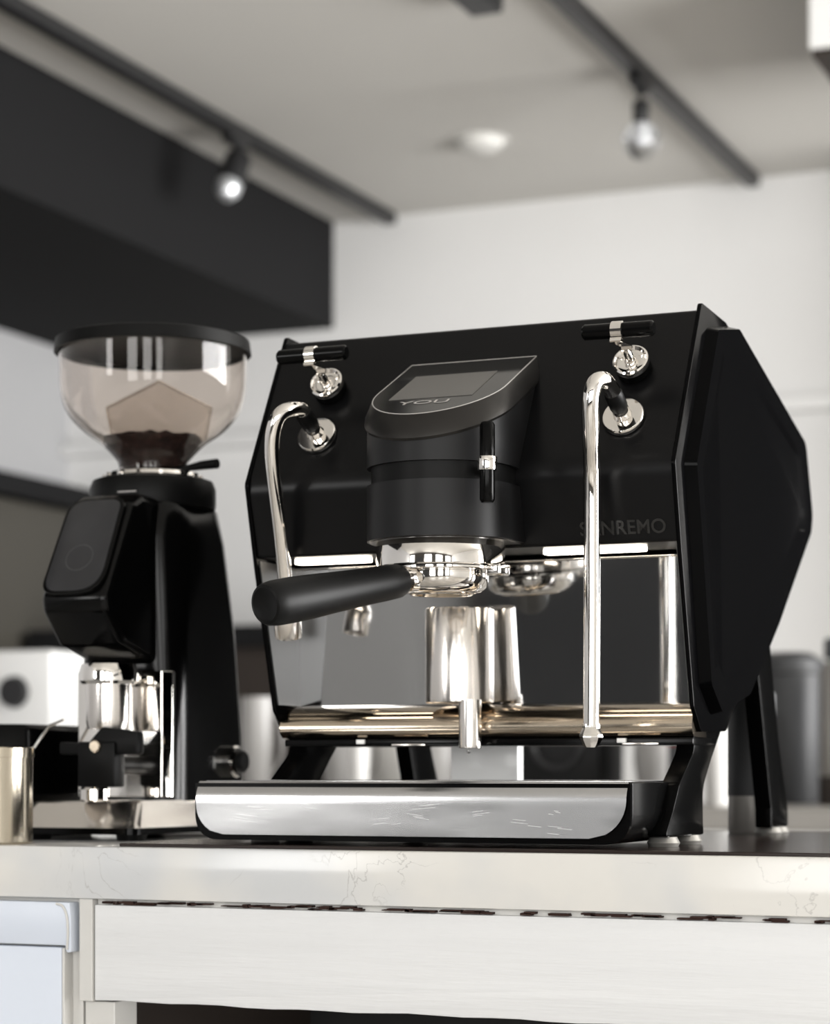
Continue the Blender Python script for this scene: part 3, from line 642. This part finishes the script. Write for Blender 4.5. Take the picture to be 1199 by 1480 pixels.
# main body: a tall tapering column
b = NB(); loft(b, [rrect(.056, -.060, .104, .030, .036), rrect(.056, -.058, .102, .030, .10), rrect(.055, -.060, .092, .034, .20), rrect(.054, -.062, .074, .040, .29), rrect(.052, -.060, .066, .045, .322), rrect(.046, -.052, .056, .042, .330)])
link('body', b, 'grinder_black', g, 40)
# head that carries the touch panel
hd = fillet([(-.02, .326), (-.082, .328), (-.100, .318), (-.150, .226), (-.147, .212), (-.118, .182), (-.05, .165), (-.02, .165)], [0, .012, .012, .012, .012, .015, .02, 0], 6)
b = NB(); prism(b, [(AY + p[0], p[1]) for p in hd], AX - .036, AX + .036, 'X', .008, 4); link('head', b, 'grinder_black', g, 40)
pc = Vector((AX, AY - .1275, .2715)); pu = Vector((0, .050, .092)).normalized(); pn = Vector((1, 0, 0)).cross(pu)
PM = Matrix.Translation(pc + pn * .001) @ Matrix(((1, pu.x, pn.x, 0), (0, pu.y, pn.y, 0), (0, pu.z, pn.z, 0), (0, 0, 0, 1)))
po = fillet([(-.0275, .053), (.0275, .053), (.0300, -.048), (-.0300, -.048)], [.020, .012, .026, .016], 8)
b = NB(); prism(b, [(p[0] * 1.12, p[1] * 1.06) for p in po], -.002, .0025, 'Z', .0012, 2, PM); pf = link('panel_frame', b, 'grinder_black', g, 40)
b = NB(); prism(b, po, .002, .0040, 'Z', .0008, 2, PM); link('touch_panel', b, 'grinder_panel', g, 40)
b = NB(); tube(b, [PM @ Vector((.014 * math.cos(a), -.012 + .014 * math.sin(a), .0041)) for a in [k * math.pi / 16 for k in range(33)]], .0004, 6); link('dial_mark', b, 'panel_mark', pf)
# collar, silver ring, hopper
b = NB(); lathe(b, [(0, .322), (.0610, .322), (.0620, .326), (.0620, .342), (.0590, .3495), (.052, .352), (0, .352)], 64, T); link('collar', b, 'black_rubber', g)
p = onD(218, 723, 2.155); b = NB(); box(b, AX - .003, AX + .017, AY - .0632, AY - .0615, .3325, .3337); link('scale_mark', b, 'print_grey', g, 0)
b = NB(); lathe(b, [(.030, .350), (.044, .351), (.047, .3535), (.046, .357), (.040, .3590), (.030, .3590)], 64, T, close=True); link('adjusting_ring', b, 'chrome', g)
for k in range(14):
    a = 2 * math.pi * k / 14; b = NB(); rod(b, (AX + .0455 * math.cos(a), AY + .0455 * math.sin(a), .3545), (AX + .049 * math.cos(a), AY + .049 * math.sin(a), .3545), .0022, 10); link('knurl', b, 'chrome', g)
outp = [(.0335, .3590), (.0340, .3680), (.0400, .3760), (.0520, .3880), (.0680, .3990), (.0815, .4130), (.0885, .4270), (.0915, .4420), (.0922, .4600), (.0925, .4790)]
inp = [(r - .0022, z + .0008) for r, z in outp]
def dense(pr, n=4): return [(v.x, v.y) for v in spline([(p[0], p[1], 0) for p in pr], n)]
b = NB(); lathe(b, dense(outp) + dense(inp)[::-1], 72, T, close=True); hp_ = link('hopper', b, 'hopper_glass', g, 50)
b = NB(); lathe(b, [(0, .4900), (.090, .4900), (.0945, .4870), (.0955, .4800), (.0940, .4765), (.0926, .4765), (.0926, .4790), (.0895, .4800), (.0, .4830)], 72, T); link('hopper_lid', b, 'black_rubber', hp_, 30)
lid = NB(); lathe(lid, [(.0970, .4760), (.0955, .4880), (.0935, .4880), (.0935, .4760)], 72, T, close=True); link('hopper_rim', lid, 'black_rubber', hp_, 30)
bf = [(-.046, .392), (-.052, .425), (-.026, .438), (0, .451), (.026, .438), (.052, .425), (.046, .392), (.02, .374), (-.02, .374)]
MB_ = Matrix.Translation((AX, AY + .012, 0)) @ Matrix.Rotation(TH, 4, 'Z')
b = NB(); prism(b, bf, -.0010, .0010, 'Y', 0, 1, MB_); link('hopper_baffle', b, 'baffle', hp_, 0)
b = NB()
for k in range(9):
    a_ = bf[k]; c_ = bf[(k + 1) % 9]; tube(b, [MB_ @ Vector((a_[0], 0, a_[1])), MB_ @ Vector((c_[0], 0, c_[1]))], .0012, 6)
link('baffle_edge', b, 'baffle', hp_)
b = NB(); tube(b, [(AX + .0, AY, .3600), (AX + .040, AY - .006, .3605), (AX + .060, AY - .010, .362), (AX + .078, AY - .012, .3625)], [.004, .003, .0045, .0048], 12); link('shutter_lever', b, 'black_rubber', g)
# ground coffee lying in the hopper
bt = bmesh.new(); seg = 40; rings = []
for r_ in (0, .012, .022, .032, .042, .0475):
    rings.append([bt.verts.new((AX + r_ * math.cos(2 * math.pi * k / seg), AY + r_ * math.sin(2 * math.pi * k / seg), .3965 + random.uniform(-.0014, .0018) - r_ * .06)) for k in range(seg if r_ else 1)])
for z_, r_ in ((.388, .0485), (.378, .0390), (.370, .0325), (.362, .0312)):
    rings.append([bt.verts.new((AX + r_ * math.cos(2 * math.pi * k / seg), AY + r_ * math.sin(2 * math.pi * k / seg), z_)) for k in range(seg)])
for a, c_ in zip(rings, rings[1:]):
    for k in range(seg):
        if len(a) == 1: bt.faces.new((a[0], c_[k], c_[(k + 1) % seg]))
        else: bt.faces.new((a[k], c_[k], c_[(k + 1) % seg], a[(k + 1) % seg]))
bt.faces.new(rings[-1]); b = NB(); add(b, bt)
tag(link('coffee_grounds', b, 'coffee', origin=(AX, AY, .362), smooth=60), 'dark brown coffee lying at the bottom of the clear hopper', 'coffee', kind='stuff')
# lower front: outlet, steel shield, fork, base
b = NB(); lathe(b, [(0, .146), (.0250, .146), (.0275, .149), (.0280, .157), (.0255, .165), (0, .166)], 44, Matrix.Translation((AX + .014, AY - .108, 0))); link('outlet_ring', b, 'chrome', g)
b = NB(); lathe(b, [(.0215, .1465), (.0215, .112), (.0200, .104), (.0195, .104), (.0195, .1465)], 44, Matrix.Translation((AX + .014, AY - .108, 0)), close=True); link('outlet_funnel', b, 'chrome_soft', g)
b = NB(); prism(b, [(AX + x, AY + y) for x, y in fillet([(-.048, -.064), (.046, -.064), (.052, -.054), (.052, -.046), (.044, -.058), (-.046, -.058)], .002, 3)], .040, .160, 'Z', .0006, 1); link('front_shield', b, 'chrome', g, 30)
fy = AY - .125; b = NB()
prism(b, fillet([(AX - .026, .092), (AX + .004, .090), (AX + .020, .106), (AX + .058, .101), (AX + .058, .080), (AX - .026, .080)], [.003, .006, .006, .002, .003, .003], 4), fy - .006, fy + .006, 'Y', .0012, 2); fk = link('fork', b, 'black_rubber', g)
b = NB(); box(b, AX - .004, AX + .036, fy - .010, fy + .010, .0495, .092, .0025, 2); link('fork_block', b, 'black_rubber', fk)
b = NB(); rod(b, (AX + .016, fy - .008, .0875), (AX + .016, fy - .0135, .0875), .0058, 24, .001); link('screw', b, 'warm_steel', fk)
b = NB(); rod(b, (AX + .016, fy + .006, .070), (AX + .016, AY - .06, .070), .009, 20); link('fork_mount', b, 'black_rubber', fk)
b = NB(); rod(b, (AX + .010, fy - .002, .0495), (AX + .010, fy - .002, .036), .014, 28, .002); link('spring_foot', b, 'chrome', fk)
bs = fillet([(AX - .072, AY - .150), (AX + .066, AY - .150), (AX + .072, AY + .11), (AX - .072, AY + .11)], [.012, .012, .02, .02], 6)
b = NB(); loft(b, [[(x, y, .012) for x, y in bs], [(x + (AX - x) * .04, y + (AY - y) * .04, .016) for x, y in bs], [(x + (AX - x) * .16, y + (AY - y) * .16, .034) for x, y in bs], [(x + (AX - x) * .2, y + (AY - y) * .2, .037) for x, y in bs]]); link('base', b, 'chrome_soft', g, 30)
b = NB(); loft(b, [[(x, y, .006) for x, y in bs], [(x, y, .012) for x, y in bs]]); link('base_plate', b, 'black_gloss', g, 30)
for sx in (-.052, .05):
    for sy in (-.128, .088):
        b = NB(); lathe(b, [(0, 0), (.013, 0), (.0145, .006), (0, .006)], 24, Matrix.Translation((AX + sx, AY + sy, 0))); link('foot', b, 'black_rubber', g)
kp = onD(338, 1100, 2.24); b = NB(); rod(b, (AX + .050, AY + .055, .074), (AX + .066, AY + .055, .074), .016, 32, .002); link('side_knob', b, 'chrome', g)
b = NB(); rod(b, (AX + .066, AY + .055, .074), (AX + .074, AY + .055, .074), .011, 28, .002); link('knob_cap', b, 'black_rubber', g)

# ================================================================== SMALL THINGS ON THE COUNTER
c = onZ(-15, 1219.5, 0); cx, cy = c.x, c.y + .004
t = thing('steel_tin', (cx, cy, 0), 'brushed brass-toned steel tin at the counter edge in front of the black bin', 'tin')
b = NB(); lathe(b, [(0, 0), (.0345, 0), (.036, .002), (.036, .0785), (.0352, .0785), (.0352, .004), (0, .004)], 56, Matrix.Translation((cx, cy, 0))); link('body', b, 'brass_steel', t)
b = NB(); lathe(b, [(.0350, .0765), (.0372, .0768), (.0372, .0850), (.0362, .0858), (.0350, .0850)], 56, Matrix.Translation((cx, cy, 0)), close=True); link('rim', b, 'brass_steel', t)
q = onD(100, 1190, 2.13)
KX = AX - .085
t = thing('knock_box', (KX - .08, AY - .06, 0), 'black knock box with a bright sloping steel edge beside the grinder', 'knock box')
kb = [(KX - .16, .004), (KX - .002, .004), (KX, .010), (KX, .104), (KX - .006, .110), (KX - .16, .112)]
b = NB(); prism(b, kb, AY - .09, AY + .04, 'Y', .002, 2); link('body', b, 'black_gloss', t)
e0, e1, e2 = onY(92, 1040, AY - .093), onY(70, 1050, AY - .094), onY(46, 1086, AY - .095)
b = NB(); tube(b, [e0, e1, e2], [.0012, .0016, .0012], 8); link('steel_edge', b, 'chrome', t)
b = NB(); tube(b, [e2, onY(45, 1185, AY - .095)], .0006, 6); link('seam_edge', b, 'chrome', t)
for sx in (-.15, -.012):
    b = NB(); box(b, KX + sx - .006, KX + sx + .006, AY - .085, AY + .035, 0, .004); link('foot', b, 'black_rubber', t, 0)
c = onZ(1086, 1208, 0)
t = thing('coffee_canister', (c.x, c.y, .003), 'dark canister with a pale lower band behind the espresso machine legs', 'canister')
b = NB(); lathe(b, [(0, .040), (.024, .040), (.0245, .140), (.022, .145), (0, .146)], 40, Matrix.Translation((c.x, c.y, 0))); link('body', b, 'dark_grey', t)
b = NB(); lathe(b, [(0, .003), (.0225, .003), (.0235, .005), (.0235, .040), (0, .040)], 40, Matrix.Translation((c.x, c.y, 0))); link('base', b, 'grey_metal', t)
